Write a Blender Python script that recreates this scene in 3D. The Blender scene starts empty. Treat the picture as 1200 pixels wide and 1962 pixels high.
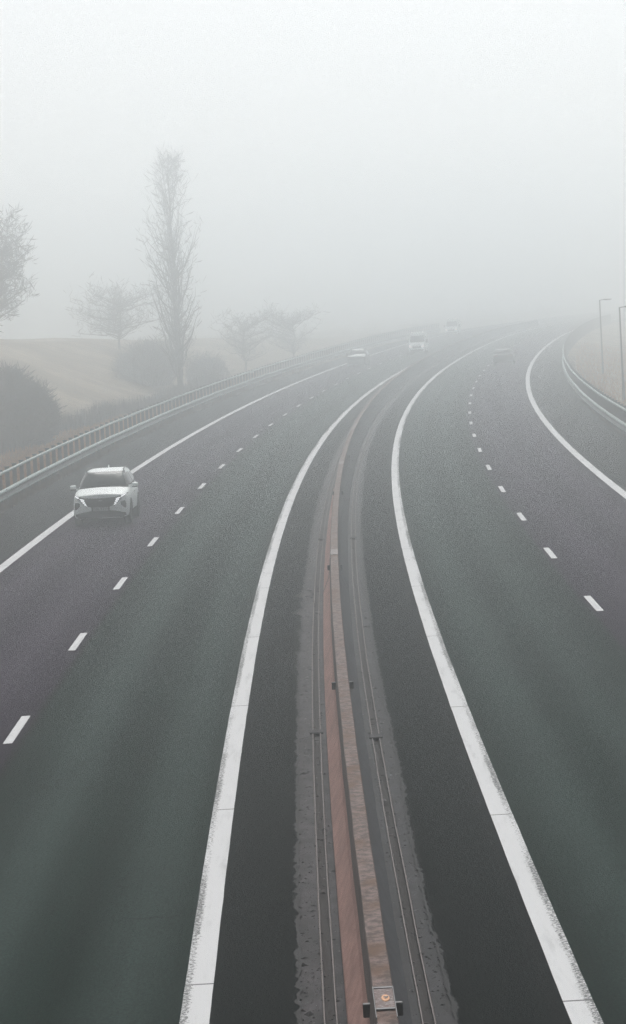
import bpy, bmesh, math, random
import numpy as np
from mathutils import Vector, Matrix
from mathutils.bvhtree import BVHTree
R = math.radians
rng = np.random.default_rng(7)
random.seed(7)
sc = bpy.context.scene
COL = sc.collection

# ------------------------------------------------------------------ camera
CAM_H, CAM_PITCH, CAM_ROLL, F_PX, PW, PH = 6.843, .0744, .0558, 5330.7, 1200., 1962.
cd = bpy.data.cameras.new('camera')
cam = bpy.data.objects.new('camera', cd)
COL.objects.link(cam)
cd.sensor_fit = 'VERTICAL'
cd.sensor_height = 36.
cd.lens = 36. * F_PX / PH
cd.clip_start = .1
cd.clip_end = 6000
fw = Vector((0, math.cos(CAM_PITCH), -math.sin(CAM_PITCH)))
rt = Vector((1, 0, 0))
up = rt.cross(fw)
c_, s_ = math.cos(CAM_ROLL), math.sin(CAM_ROLL)
rt2 = rt * c_ - up * s_
up2 = rt * s_ + up * c_
cam.matrix_world = Matrix(((rt2.x, up2.x, -fw.x, 0), (rt2.y, up2.y, -fw.y, 0), (rt2.z, up2.z, -fw.z, CAM_H), (0, 0, 0, 1)))
sc.camera = cam

# ------------------------------------------------------------------ world, sun, exposure
SUN_EL, SUN_AZ = R(45), R(4)            # azimuth measured from +Y towards +X
w = bpy.data.worlds.new('World')
sc.world = w
w.use_nodes = True
nt = w.node_tree
nt.nodes.clear()
sky = nt.nodes.new('ShaderNodeTexSky')
sky.sky_type = 'NISHITA'
sky.sun_disc = False
sky.sun_elevation = SUN_EL
sky.sun_rotation = SUN_AZ
sky.air_density = 1.0
sky.dust_density = 2.0
sky.ozone_density = 3.0
hs = nt.nodes.new('ShaderNodeHueSaturation')
hs.inputs['Saturation'].default_value = .12
bg = nt.nodes.new('ShaderNodeBackground')
bg.inputs['Strength'].default_value = .056
wo = nt.nodes.new('ShaderNodeOutputWorld')
nt.links.new(sky.outputs[0], hs.inputs['Color'])
nt.links.new(hs.outputs[0], bg.inputs['Color'])
nt.links.new(bg.outputs[0], wo.inputs['Surface'])
sd = bpy.data.lights.new('sun', 'SUN')
sd.energy = 1.6
sd.angle = R(24)
sd.color = (1, .975, .95)
sun = bpy.data.objects.new('sun', sd)
COL.objects.link(sun)
sdir = Vector((math.sin(SUN_AZ) * math.cos(SUN_EL), math.cos(SUN_AZ) * math.cos(SUN_EL), math.sin(SUN_EL)))
sun.rotation_euler = sdir.to_track_quat('Z', 'Y').to_euler()
sun.location = (0, 0, 60)
sc.view_settings.view_transform = 'Standard'
sc.view_settings.look = 'None'
sc.view_settings.exposure = .89
sc.view_settings.gamma = 1.0
sc.render.engine = 'CYCLES'
sc.cycles.use_denoising = True
sc.cycles.denoising_prefilter = 'NONE'
sc.cycles.sample_clamp_indirect = 4.0
sc.cycles.use_adaptive_sampling = False
sc.cycles.max_bounces = 20
sc.cycles.volume_bounces = 16
sc.cycles.diffuse_bounces = 2
FOG_DENSITY, FOG_ANISO = .0059, .895

# ------------------------------------------------------------------ road alignment
DS = .5
ST = np.arange(-100, 1700, DS)
I0 = int(100 / DS)
_u = np.clip(ST / 200, 0, 1.6)
_k = (.1616 + 1.3787 * _u - 1.5345 * _u ** 2 + .4923 * _u ** 3) * 1e-3
def _cum(a):
    c = np.concatenate([[0], np.cumsum((a[1:] + a[:-1]) / 2 * DS)])
    return c - c[I0]
TH = -.0115 + _cum(_k)
CX = .6713 + _cum(np.sin(TH))
CY = _cum(np.cos(TH))
def grade(s):
    s = np.maximum(np.asarray(s, float), 0)
    return np.where(s < 330, .1329 * (s / 100) ** 2, 1.447 + .35 * (1 - np.exp(-(s - 330) / 40)))
def heading(s):
    return float(np.interp(s, ST, TH))
def wpt(s, d, z=0.):
    """chainage s, offset d to the right, height z above the road -> world arrays"""
    s = np.asarray(s, float)
    t = np.interp(s, ST, TH)
    return np.stack(np.broadcast_arrays(np.interp(s, ST, CX) + d * np.cos(t), np.interp(s, ST, CY) - d * np.sin(t), z + grade(s)), -1)
def wv(s, d, z=0.):
    return Vector([float(v) for v in wpt(s, d, z)])
LZ = ([-600, -150, -70, -45, -34, -28, -22, -19, -15, -12.4, -12.05], [6, 6, 5.6, 5, 4, 1.6, -.6, -.75, -.3, .02, -.02])
RZ = ([12.05, 12.4, 16, 25, 60, 600], [-.02, .02, -.7, -1.2, -1., -1.])
def terrain(s, d):
    d = np.asarray(d, float)
    hill = 1 - .97 * np.clip((np.asarray(s, float) - 250) / 150, 0, 1)
    zl = np.interp(d, *LZ)
    z = np.where(d < 0, np.where(zl > 0, zl * np.where(d < -13, hill, 1), zl), np.interp(d, *RZ))
    bump = .12 * np.sin(s * .11 + d * .3) + .10 * np.sin(s * .041 - d * .17) + .05 * np.sin(s * .37 + d * .9)
    return z + bump * np.clip((np.abs(d) - 13) / 6, 0, 1)

# ------------------------------------------------------------------ helpers
def new_obj(name, me, parent=None, mats=()):
    o = bpy.data.objects.new(name, me)
    COL.objects.link(o)
    if parent: o.parent = parent
    for m in mats:
        if me is not None and m.name not in [x.name for x in me.materials if x]: me.materials.append(m)
    return o
def mesh_obj(name, verts, faces, m, parent=None, uvs=None, smooth=False, mi=None):
    me = bpy.data.meshes.new(name)
    me.from_pydata([tuple(v) for v in verts], [], [tuple(f) for f in faces])
    ms = m if isinstance(m, (list, tuple)) else [m]
    for x in ms: me.materials.append(x)
    if uvs is not None:
        uv = me.uv_layers.new(name='UVMap')
        li = np.zeros(len(me.loops), np.int32)
        me.loops.foreach_get('vertex_index', li)
        uv.data.foreach_set('uv', np.asarray(uvs, np.float32)[li].ravel())
    if smooth: me.polygons.foreach_set('use_smooth', [True] * len(me.polygons))
    if mi is not None: me.polygons.foreach_set('material_index', mi)
    me.update()
    return new_obj(name, me, parent)
def bm_obj(name, bm, m, parent=None, smooth=False):
    me = bpy.data.meshes.new(name)
    bmesh.ops.recalc_face_normals(bm, faces=bm.faces)
    bm.to_mesh(me)
    bm.free()
    me.materials.append(m)
    if smooth: me.polygons.foreach_set('use_smooth', [True] * len(me.polygons))
    return new_obj(name, me, parent)
def thing(name, label, cat, loc=(0, 0, 0), rz=0., group=None):
    o = bpy.data.objects.new(name, None)
    o.empty_display_size = .3
    COL.objects.link(o)
    o.location = loc
    o.rotation_euler = (0, 0, rz)
    return tag(o, label, cat, group)
def tag(o, label, cat, group=None, kind=None):
    o['label'] = label
    o['category'] = cat
    if group: o['group'] = group
    if kind: o['kind'] = kind
    return o
def structure(o, label=None, cat=None, kind='structure'):
    o['kind'] = kind
    if label: o['label'] = label
    if cat: o['category'] = cat
    return o
def add_box(bm, c, s, rot=None):
    r = bmesh.ops.create_cube(bm, size=1)
    M = Matrix.Translation(c) @ (rot.to_4x4() if rot is not None else Matrix.Identity(4)) @ Matrix.Diagonal((s[0], s[1], s[2], 1))
    bmesh.ops.transform(bm, matrix=M, verts=r['verts'])
    return r['verts']
def bevel_all(bm, w, seg=2):
    bmesh.ops.bevel(bm, geom=list(bm.edges), offset=w, segments=seg, affect='EDGES', profile=.5)
def tube(verts, faces, pts, radii, n=6, cap=True):
    """append a tapered tube through pts"""
    b = len(verts)
    m = len(pts)
    for i, p in enumerate(pts):
        p = Vector(p)
        t = (Vector(pts[min(i + 1, m - 1)]) - Vector(pts[max(i - 1, 0)])).normalized()
        a = t.cross(Vector((0, 0, 1)) if abs(t.z) < .9 else Vector((1, 0, 0))).normalized()
        c = t.cross(a)
        r = radii[i] if hasattr(radii, '__len__') else radii
        for j in range(n):
            g = 2 * math.pi * j / n
            verts.append(tuple(p + a * (r * math.cos(g)) + c * (r * math.sin(g))))
    for i in range(m - 1):
        for j in range(n):
            k = (j + 1) % n
            faces.append((b + i * n + j, b + i * n + k, b + (i + 1) * n + k, b + (i + 1) * n + j))
    if cap:
        faces.append(tuple(b + j for j in range(n - 1, -1, -1)))
        faces.append(tuple(b + (m - 1) * n + j for j in range(n)))
def strip(name, s_arr, cols, m, parent=None, z=0., origin=None, smooth=False):
    """sheet along the road; cols = list of offsets (number or array over s)"""
    s_arr = np.asarray(s_arr, float)
    n, c = len(s_arr), len(cols)
    V = np.zeros((n, c, 3)); UV = np.zeros((n, c, 2))
    for j, d in enumerate(cols):
        dd = np.broadcast_to(np.asarray(d, float), s_arr.shape)
        zz = z[j] if hasattr(z, '__len__') else z
        V[:, j] = wpt(s_arr, dd, zz)
        UV[:, j, 0] = dd; UV[:, j, 1] = s_arr
    F = [(i * c + j, i * c + j + 1, (i + 1) * c + j + 1, (i + 1) * c + j) for i in range(n - 1) for j in range(c - 1)]
    return mesh_obj(name, V.reshape(-1, 3), F, m, parent, UV.reshape(-1, 2), smooth)
def fnoise(s, scale, seed=0, octaves=4):
    """smooth 1-D value noise in -1..1"""
    out = np.zeros_like(s); amp = 1.; tot = 0
    for o in range(octaves):
        g = np.random.default_rng(seed + o).uniform(-1, 1, 6000)
        x = (s + 60) / scale * 2 ** o
        i = np.floor(x).astype(int) % 5999
        f = x - np.floor(x); f = f * f * (3 - 2 * f)
        out += amp * (g[i] * (1 - f) + g[i + 1] * f); tot += amp; amp *= .6
    return out / tot

# ------------------------------------------------------------------ materials
class NT:
    """tiny node-graph writer"""
    def __init__(s, name):
        s.m = bpy.data.materials.new(name)
        s.m.use_nodes = True
        s.t = s.m.node_tree
        s.b = s.t.nodes['Principled BSDF']
    def n(s, typ, ins=None, **kw):
        nd = s.t.nodes.new(typ)
        for k, v in kw.items(): setattr(nd, k, v)
        for k, v in (ins or {}).items(): s.set(nd, k, v)
        return nd
    def set(s, nd, k, v):
        i = nd.inputs[k]
        if isinstance(v, bpy.types.NodeSocket): s.t.links.new(v, i)
        elif hasattr(v, '__len__') and len(v) == 3 and i.type == 'RGBA': i.default_value = (*v, 1)
        else: i.default_value = v
    def math(s, op, a, b=0., c=0., clamp=False):
        nd = s.n('ShaderNodeMath', {0: a, 1: b, 2: c}, operation=op)
        nd.use_clamp = clamp
        return nd.outputs[0]
    def mix(s, f, a, b, blend='MIX'):
        nd = s.n('ShaderNodeMix', data_type='RGBA', blend_type=blend)
        s.set(nd, 0, f); s.set(nd, 6, a); s.set(nd, 7, b)
        return nd.outputs[2]
    def noise(s, vec, scale, detail=4., rough=.55, dist=0.):
        return s.n('ShaderNodeTexNoise', {'Vector': vec, 'Scale': scale, 'Detail': detail, 'Roughness': rough, 'Distortion': dist}).outputs[0]
    def ramp(s, f, stops, interp='LINEAR'):
        nd = s.n('ShaderNodeValToRGB', {0: f})
        cr = nd.color_ramp
        cr.interpolation = interp
        while len(cr.elements) < len(stops): cr.elements.new(.5)
        for e, (p, c) in zip(cr.elements, stops):
            e.position = p
            e.color = (*c, 1) if hasattr(c, '__len__') else (c, c, c, 1)
        return nd.outputs[0]
    def step(s, x, lo, hi):
        nd = s.n('ShaderNodeMapRange', {0: x, 1: lo, 2: hi, 3: 0., 4: 1.}, interpolation_type='SMOOTHSTEP')
        return nd.outputs[0]
    def ds(s):
        uv = s.n('ShaderNodeUVMap', uv_map='UVMap').outputs[0]
        x = s.n('ShaderNodeSeparateXYZ', {0: uv})
        return x.outputs[0], x.outputs[1], uv
    def vec(s, x, y, z=0.):
        return s.n('ShaderNodeCombineXYZ', {0: x, 1: y, 2: z}).outputs[0]
    def obj(s):
        return s.n('ShaderNodeTexCoord').outputs['Object']
    def out(s, color=None, rough=None, **kw):
        if color is not None: s.set(s.b, 'Base Color', color)
        if rough is not None: s.set(s.b, 'Roughness', rough)
        for k, v in kw.items(): s.set(s.b, k.replace('_', ' '), v)
        return s.m
    def bump(s, h, strength=.3, dist=.01):
        nd = s.n('ShaderNodeBump', {'Height': h, 'Strength': strength, 'Distance': dist})
        s.set(s.b, 'Normal', nd.outputs[0])

def simple(name, col, rough=.6, metal=0., nscale=0., namt=.2, **kw):
    g = NT(name)
    c = col
    if nscale:
        f = g.noise(g.obj(), nscale, 5, .6)
        c = g.mix(f, tuple(x * (1 - namt) for x in col), tuple(min(1, x * (1 + namt)) for x in col))
    return g.out(c, rough, Metallic=metal, **kw)

def asphalt(name, stops, seam_amp=.05, tracks=()):
    """stops: (d, colour) painted strips of different asphalt; tracks: (d, halfwidth, gain) polished wheel tracks"""
    g = NT(name)
    d, s, uv = g.ds()
    wob = g.math('MULTIPLY', g.math('SUBTRACT', g.noise(g.vec(0., s), .35, 4., .6), .5), seam_amp * 2)
    dw = g.math('ADD', d, wob)
    f = g.math('MULTIPLY_ADD', dw, 1 / 24., .5)
    col = g.ramp(f, [((x + 12) / 24, c) for x, c in stops], 'LINEAR')
    for (td, hw, gain) in tracks:
        q = g.math('DIVIDE', g.math('SUBTRACT', g.math('ADD', dw, g.math('MULTIPLY', wob, 2.)), td), hw)
        e = g.math('POWER', 2.718, g.math('MULTIPLY', g.math('MULTIPLY', q, q), -1.))
        col = g.mix(e, col, tuple(gain), 'MIX') if hasattr(gain, '__len__') else g.mix(g.math('MULTIPLY', e, 1.), col, (gain,) * 3, 'MULTIPLY')
    # broad weathering, streaks along the road and aggregate grain
    blot = g.noise(g.vec(g.math('MULTIPLY', d, .9), g.math('MULTIPLY', s, .10)), 1.3, 5., .6)
    streak = g.noise(g.vec(g.math('MULTIPLY', d, 3.), g.math('MULTIPLY', s, .02)), 1.2, 3., .6)
    cross = g.noise(g.vec(g.math('MULTIPLY', d, .15), g.math('MULTIPLY', s, .9)), 1., 3., .7)
    k = g.math('ADD', g.math('MULTIPLY_ADD', blot, .55, .42), g.math('MULTIPLY_ADD', streak, .5, -.2))
    k = g.math('ADD', k, g.math('MULTIPLY_ADD', cross, .24, -.12))
    grain = g.noise(g.vec(g.math('MULTIPLY', d, 26.), g.math('MULTIPLY', s, 7.)), 1., 4., .75)
    k = g.math('MULTIPLY', k, g.math('MULTIPLY_ADD', g.step(g.math('MULTIPLY_ADD', g.noise(uv, 24., 2., .6), .5, g.math('MULTIPLY', grain, .5)), .30, .70), 1.45, .3))
    # a cross joint of the laid lanes, fine cracks and dark drips down the lane middle
    jn = g.math('LESS_THAN', g.math('ABSOLUTE', g.math('ADD', g.math('SUBTRACT', s, 80.3), g.math('MULTIPLY', g.noise(g.vec(d, 0.), 2., 3., .6), .25))), .05)
    k = g.math('MULTIPLY', k, g.math('MULTIPLY_ADD', jn, .5, 1.))
    vor = g.n('ShaderNodeTexVoronoi', {'Vector': g.vec(g.math('ADD', d, g.math('MULTIPLY', g.noise(uv, 1.4, 4., .7), .9)), g.math('ADD', g.math('MULTIPLY', s, .34), g.math('MULTIPLY', g.noise(uv, 1.1, 4., .7), .5))), 'Scale': .42}, feature='DISTANCE_TO_EDGE').outputs[0]
    ck = g.math('MULTIPLY', g.math('LESS_THAN', vor, .0035), g.step(g.noise(g.vec(g.math('MULTIPLY', d, .4), g.math('MULTIPLY', s, .08)), 1., 2., .5), .5, .58))
    k = g.math('MULTIPLY', k, g.math('MULTIPLY_ADD', ck, -.6, 1.))
    fleck = g.step(g.noise(g.vec(g.math('MULTIPLY', d, 30.), g.math('MULTIPLY', s, 9.)), 1., 2., .5), .68, .72)
    kk = g.vec(k, k, k)
    col = g.mix(1., col, kk, 'MULTIPLY')
    col = g.mix(g.math('MULTIPLY', fleck, .16), col, (.16, .17, .17))
    g.bump(grain, .5, .012)
    return g.out(col, g.math('MULTIPLY_ADD', blot, .12, .86), Specular_IOR_Level=.015)

GREEN, PURP, SHO, SHL = (.008, .020, .0145), (.027, .018, .032), (.004, .007, .006), (.011, .0135, .014)
M_ROAD_L = asphalt('asphalt_left_carriageway', [(-12, SHL), (-9.55, SHL), (-9.45, PURP), (-5.40, PURP), (-5.36, (.004, .004, .004)), (-5.345, (.004, .004, .004)), (-5.32, GREEN), (-2.0, GREEN), (-1.75, SHO), (-1., SHO)],
    tracks=[(-4.25, .50, (.039, .060, .053)), (-2.6, .44, (.037, .057, .050)), (-8.25, .5, (.052, .039, .059)), (-6.5, .45, (.054, .041, .061))])
M_ROAD_R = asphalt('asphalt_right_carriageway', [(.5, SHO), (1.55, SHO), (1.62, (.012, .014, .014)), (1.7, SHO), (1.95, GREEN), (5.26, GREEN), (5.285, (.005, .005, .005)), (5.295, (.005, .005, .005)), (5.315, PURP), (9.2, PURP), (9.3, SHL), (12, SHL)],
    tracks=[(2.75, .48, (.036, .056, .049)), (4.15, .46, (.033, .052, .045)), (6.5, .5, (.050, .037, .057)), (8.2, .5, (.050, .037, .057))])

def paint(name, center, worn_side=0):
    g = NT(name)
    d, s, uv = g.ds()
    wear = g.noise(uv, 26., 4., .75)
    blot = g.noise(g.vec(g.math('MULTIPLY', d, 5.), g.math('MULTIPLY', s, .5)), 1.2, 5., .65)
    fine = g.noise(uv, 70., 2., .6)
    thr = g.math('MULTIPLY_ADD', blot, .22, .19)
    if worn_side:
        side = g.step(g.math('MULTIPLY', g.math('SUBTRACT', d, center), float(worn_side)), .015, .10)
        amt = g.noise(g.vec(0., g.math('MULTIPLY', s, .12)), 1., 2., .5)
        thr = g.math('ADD', thr, g.math('MULTIPLY', side, g.math('MULTIPLY_ADD', amt, .45, -.03)))
    m = g.step(g.math('SUBTRACT', wear, thr), -.03, .05)
    # cold joints across the line every 9.8 m
    ph = g.math('FRACT', g.math('DIVIDE', g.math('SUBTRACT', s, 27.9 if center < 0 else 26.4), 9.8))
    jn = g.math('MULTIPLY', g.math('LESS_THAN', g.math('ABSOLUTE', g.math('SUBTRACT', ph, .5)), .4975), 1.)
    crack = g.math('SUBTRACT', 1., jn)
    white = g.mix(fine, (.52, .525, .53), (.68, .685, .69))
    white = g.mix(g.step(blot, .5, .75), white, (.45, .455, .46))
    col = g.mix(m, (.05, .053, .053), white)
    col = g.mix(g.math('MULTIPLY', crack, .9 if abs(center) < 9.9 and center else 0.), col, (.03, .03, .03))
    g.bump(wear, .2, .004)
    return g.out(col, .7, Specular_IOR_Level=.3)
M_LO, M_LI, M_RI, M_RO = paint('paint_outer_left', -9.345), paint('paint_inner_left', -1.86, -1), paint('paint_inner_right', 1.845, 1), paint('paint_outer_right', 9.222)
M_DASH = paint('paint_lane_dash', 0)

def concrete(name, lo, hi, stain, stain_amt, streak=(1., 1.), bump=.25):
    g = NT(name)
    d, s, uv = g.ds()
    v = g.vec(g.math('MULTIPLY', d, streak[0]), g.math('MULTIPLY', s, streak[1]))
    a = g.noise(v, 3.2, 6., .65)
    b = g.noise(uv, 22., 4., .7)
    c2 = g.noise(g.vec(g.math('MULTIPLY', d, streak[0] * .4), g.math('MULTIPLY', s, streak[1] * .25)), 2.1, 5., .6)
    col = g.mix(g.step(a, .38, .62), lo, hi)
    col = g.mix(g.math('MULTIPLY', g.step(c2, .42, .7), stain_amt), col, stain)
    col = g.mix(g.math('MULTIPLY', g.step(b, .56, .72), .5), col, tuple(x * .45 for x in lo))
    g.bump(b, bump, .006)
    return g.out(col, .85, Specular_IOR_Level=.25)
M_SLAB = concrete('median_concrete', (.010, .0095, .0105), (.044, .039, .043), (.004, .004, .004), .85, (1.3, .6))
M_SLAB_R = concrete('median_concrete_dark', (.007, .0075, .009), (.025, .025, .029), (.006, .006, .006), .85, (1.3, .6))
M_FACE_L = concrete('barrier_pink_face', (.36, .198, .162), (.46, .265, .226), (.25, .145, .12), .55, (1.6, .9))
M_UPPER_L = concrete('barrier_shaded_shoulder', (.085, .062, .056), (.14, .105, .095), (.06, .053, .05), .5, (1.5, .8))  # steep upper left face, its shade put into the darker colour
M_TOP = concrete('barrier_top_stained', (.055, .038, .033), (.22, .155, .138), (.10, .042, .015), .9, (3., 2.4), .5)
M_FACE_R = concrete('barrier_grey_face', (.022, .024, .029), (.036, .038, .044), (.028, .025, .029), .6, (1.2, .7))
M_SLOT = simple('rusty_drain_slot', (.010, .0065, .0055), .95, nscale=9, namt=.5)
M_ANGLE = simple('rusty_steel_edge', (.095, .07, .065), .7, .1, nscale=5, namt=.9)
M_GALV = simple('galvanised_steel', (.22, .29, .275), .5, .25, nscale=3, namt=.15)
M_GALV_DK = simple('galvanised_steel_dark', (.07, .085, .085), .65, .2, nscale=3, namt=.25)  # darker steel for the valley and back of the beam
M_POST = simple('rail_post_steel', (.026, .034, .035), .7, .2, nscale=2, namt=.25)
M_BLACK = simple('black_plastic', (.009, .009, .01), .55)
M_STEEL_LT = simple('pale_steel', (.09, .09, .095), .6, .1, nscale=25, namt=.7)
M_ORANGE = simple('orange_sticker', (.55, .22, .05), .6)
g_ = NT('dirty_joint_cover')
_n = g_.noise(g_.obj(), 24., 5., .7)
M_CREAM = g_.out(g_.ramp(_n, [(.32, (.03, .022, .02)), (.44, (.13, .06, .055)), (.52, (.14, .11, .10)), (.64, (.30, .26, .25))]), .8)

def soil(name, cols, scale):
    g = NT(name)
    p = g.n('ShaderNodeNewGeometry').outputs['Position']
    a = g.noise(p, scale, 6., .65)
    b = g.noise(p, scale * 9, 4., .7)
    c = g.ramp(a, [(.30, cols[0]), (.48, cols[1]), (.58, cols[2]), (.72, cols[3])])
    k = g.math('MULTIPLY_ADD', b, 1.2, .4)
    c = g.mix(1., c, g.vec(k, k, k), 'MULTIPLY')
    g.bump(b, .6, .05)
    return g.out(c, .95, Specular_IOR_Level=.1)
M_GROUND = soil('dead_grass_ground', [(.13, .10, .06), (.21, .165, .11), (.30, .245, .175), (.34, .285, .21)], .12)
M_GRASS = soil('dead_grass_blades', [(.17, .075, .015), (.32, .14, .028), (.40, .22, .06), (.20, .15, .04)], .5)
M_VERGE = soil('brown_verge_grass', [(.035, .018, .009), (.055, .028, .013), (.07, .038, .017), (.05, .035, .015)], .6)
M_REED = soil('grey_dead_reeds', [(.030, .031, .030), (.045, .045, .042), (.06, .058, .05), (.08, .07, .05)], .8)
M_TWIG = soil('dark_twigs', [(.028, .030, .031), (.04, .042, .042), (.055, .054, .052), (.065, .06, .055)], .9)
M_TWIG_FAR = soil('fog_paled_twigs', [(.18, .18, .182), (.21, .21, .212), (.23, .228, .225), (.24, .235, .23)], .9)  # paler than the near twigs: fog fading mixed into the colour
M_BARK = soil('bark', [(.025, .023, .021), (.035, .032, .03), (.05, .045, .042), (.055, .05, .045)], 1.3)
M_RUST_TWIG = soil('rust_brown_twigs', [(.055, .034, .018), (.08, .045, .02), (.11, .06, .028), (.07, .05, .03)], 1.)

# ------------------------------------------------------------------ ground sheet and road sheets
s_g = np.concatenate([np.arange(-90, 420, 4.), np.arange(420, 1650, 30.)])
d_l = [-600, -300, -150, -100, -70, -55, -45, -40, -37, -34, -31, -28, -26, -24, -22, -20.5, -19, -17.5, -16, -15, -14, -13.2, -12.4, -12.08, -11.9]
d_r = [11.9, 12.08, 12.4, 13, 14, 16, 18, 21, 25, 32, 45, 60, 100, 200, 400, 600]
cols = d_l + d_r
V = []
for j, d in enumerate(cols):
    z = np.full_like(s_g, -.14) if abs(d) < 12 else terrain(s_g, np.full_like(s_g, d))
    V.append(wpt(s_g, d, z))
V = np.stack(V, 1)
nC = len(cols)
F = [(i * nC + j, i * nC + j + 1, (i + 1) * nC + j + 1, (i + 1) * nC + j) for i in range(len(s_g) - 1) for j in range(nC - 1)]
structure(mesh_obj('ground', V.reshape(-1, 3), F, M_GROUND, None, None, True), 'brown dead grass land either side of the motorway', 'ground')

s_f = np.concatenate([np.arange(-60, 18, 4.), np.arange(18, 150, .07), np.arange(150, 700, 1.)])
jl = -.84 + .018 * fnoise(s_f, 2.4, 3, 4) + .045 * np.abs(fnoise(s_f, .35, 60, 4)) + .02 * fnoise(s_f, .14, 160, 2)
burst = np.exp(-((s_f - 60) / 9) ** 2) + .5 * np.exp(-((s_f - 92) / 12) ** 2)
jl = jl - .34 * burst * np.clip(fnoise(s_f, .8, 21, 4) + .12, 0, 1) ** 1.3
jr = .60 + .014 * fnoise(s_f, 2.4, 9, 4) + .03 * np.abs(fnoise(s_f, .4, 80, 4)) + .016 * fnoise(s_f, .14, 180, 2) - .035 * np.clip(fnoise(s_f, 6, 33, 2), -1, 1)
structure(strip('road', s_f, [-12.08, -10.5, -9.3, -7.5, -5.4, -3.5, -1.85, -1.2, jl], M_ROAD_L), 'left carriageway of dark asphalt with a purple outer lane', 'road')
structure(strip('road', s_f, [jr, 1.1, 1.85, 3.5, 5.3, 7.3, 9.2, 10.5, 12.08], M_ROAD_R), 'right carriageway of dark asphalt curving off to the right', 'road')
# dark crumbled lip where the asphalt ends on the concrete strip
M_LIP = simple('crumbled_asphalt', (.011, .0115, .012), .95, nscale=30, namt=.6)
s_j = s_f[(s_f > 16) & (s_f < 200)]
k = (s_f > 16) & (s_f < 200)
structure(strip('asphalt_edge', s_j, [jl[k] - .02 - .09 * np.abs(fnoise(s_j, .3, 5, 4)), jl[k] + .004], M_LIP, z=.004), 'crumbled left asphalt edge by the median', 'road edge')
structure(strip('asphalt_edge', s_j, [jr[k] - .004, jr[k] + .02 + .08 * np.abs(fnoise(s_j, .3, 15, 4))], M_LIP, z=.004), 'crumbled right asphalt edge by the median', 'road edge')

s_m = np.concatenate([np.arange(-60, 400, 1.), np.arange(400, 700, 5.)])
BC = -.085                                        # barrier centre line
SL, SR = (-.605, -.49), (.325, .44)              # drain slots left and right
for a, b, z, m in ((-1.25, SL[0] - .015, -.02, M_SLAB), (SL[1] + .015, -.085, -.02, M_SLAB), (-.085, SR[0] - .015, -.02, M_SLAB_R), (SR[1] + .015, 1.0, -.02, M_SLAB_R)):
    structure(strip('median_strip', s_m, [a, (a + b) / 2, b], m, z=z), None, None)

s_l = np.concatenate([np.arange(-60, 140, .5), np.arange(140, 520, 2.)])
for nm, c, m in (('edge_line', -9.345, M_LO), ('edge_line', -1.86, M_LI), ('edge_line', 1.845, M_RI), ('edge_line', 9.222, M_RO)):
    jit = .004 * fnoise(s_l, .9, int(abs(c) * 10), 3)
    o = strip(nm, s_l, [c - .145 + jit, c, c + .145 + jit], m, z=.004)
    structure(o, {-9.345: 'white edge line beside the left outer shoulder', -1.86: 'white worn edge line left of the median', 1.845: 'white edge line right of the median', 9.222: 'white edge line beside the right outer shoulder'}[c], 'edge line')
def dash_line(c, s0, n):
    for kx in range(-1, n):
        s = s0 + 12 * kx
        o = strip('lane_dash', np.linspace(s - 1.5, s + 1.5, 7), [c - .077, c + .077], M_DASH, z=.004)
        structure(o)
dash_line(-5.563, 46.21, 22)
dash_line(5.479, 60.04, 22)

# ------------------------------------------------------------------ drain channels beside the barrier
def drain(side, x0, x1, label, crosses):
    r = thing('drain_channel', label, 'drain channel', wv(25, (x0 + x1) / 2, 0), 0, 'drain channels along the median')
    inv = Matrix.Translation(-r.location)
    def put(o):
        o.data.transform(inv); o.parent = r
        return o
    put(strip('channel_bed', s_m, [x0 - .012, x0, x0 + .004, x1 - .004, x1, x1 + .012], M_SLOT, z=[-.022, -.03, -.055, -.055, -.03, -.022]))
    for x in (x0, x1):
        wv_ = .006 * fnoise(s_m, 3., int(x * 1000) + 900, 3)
        o = strip('steel_edge', s_m, [x - .008 + wv_, x - .006 + wv_, x + .006 + wv_, x + .008 + wv_], M_ANGLE, z=[-.03, -.008, -.008, -.03])
        put(o)
    for s in crosses:
        bm = bmesh.new()
        h = heading(s)
        add_box(bm, wv(s, (x0 + x1) / 2, -.02), ((x1 - x0) + .10, .32, .05), Matrix.Rotation(-h, 3, 'Z'))
        bevel_all(bm, .008, 1)
        put(bm_obj('cross_beam', bm, M_SLAB))
    for q in range(9):                        # small grate bolts and debris catchers
        s = 26 + q * 9.4
        bm = bmesh.new()
        add_box(bm, wv(s, x0 + .03, -.03), (.05, .012, .012), Matrix.Rotation(-heading(s), 3, 'Z'))
        put(bm_obj('clip', bm, M_ANGLE))
drain('l', *SL, 'brown slotted drain channel left of the pink concrete barrier', (44.2, 80.2))
drain('r', *SR, 'brown slotted drain channel right of the concrete barrier', (43.4, 80.0))

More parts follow.
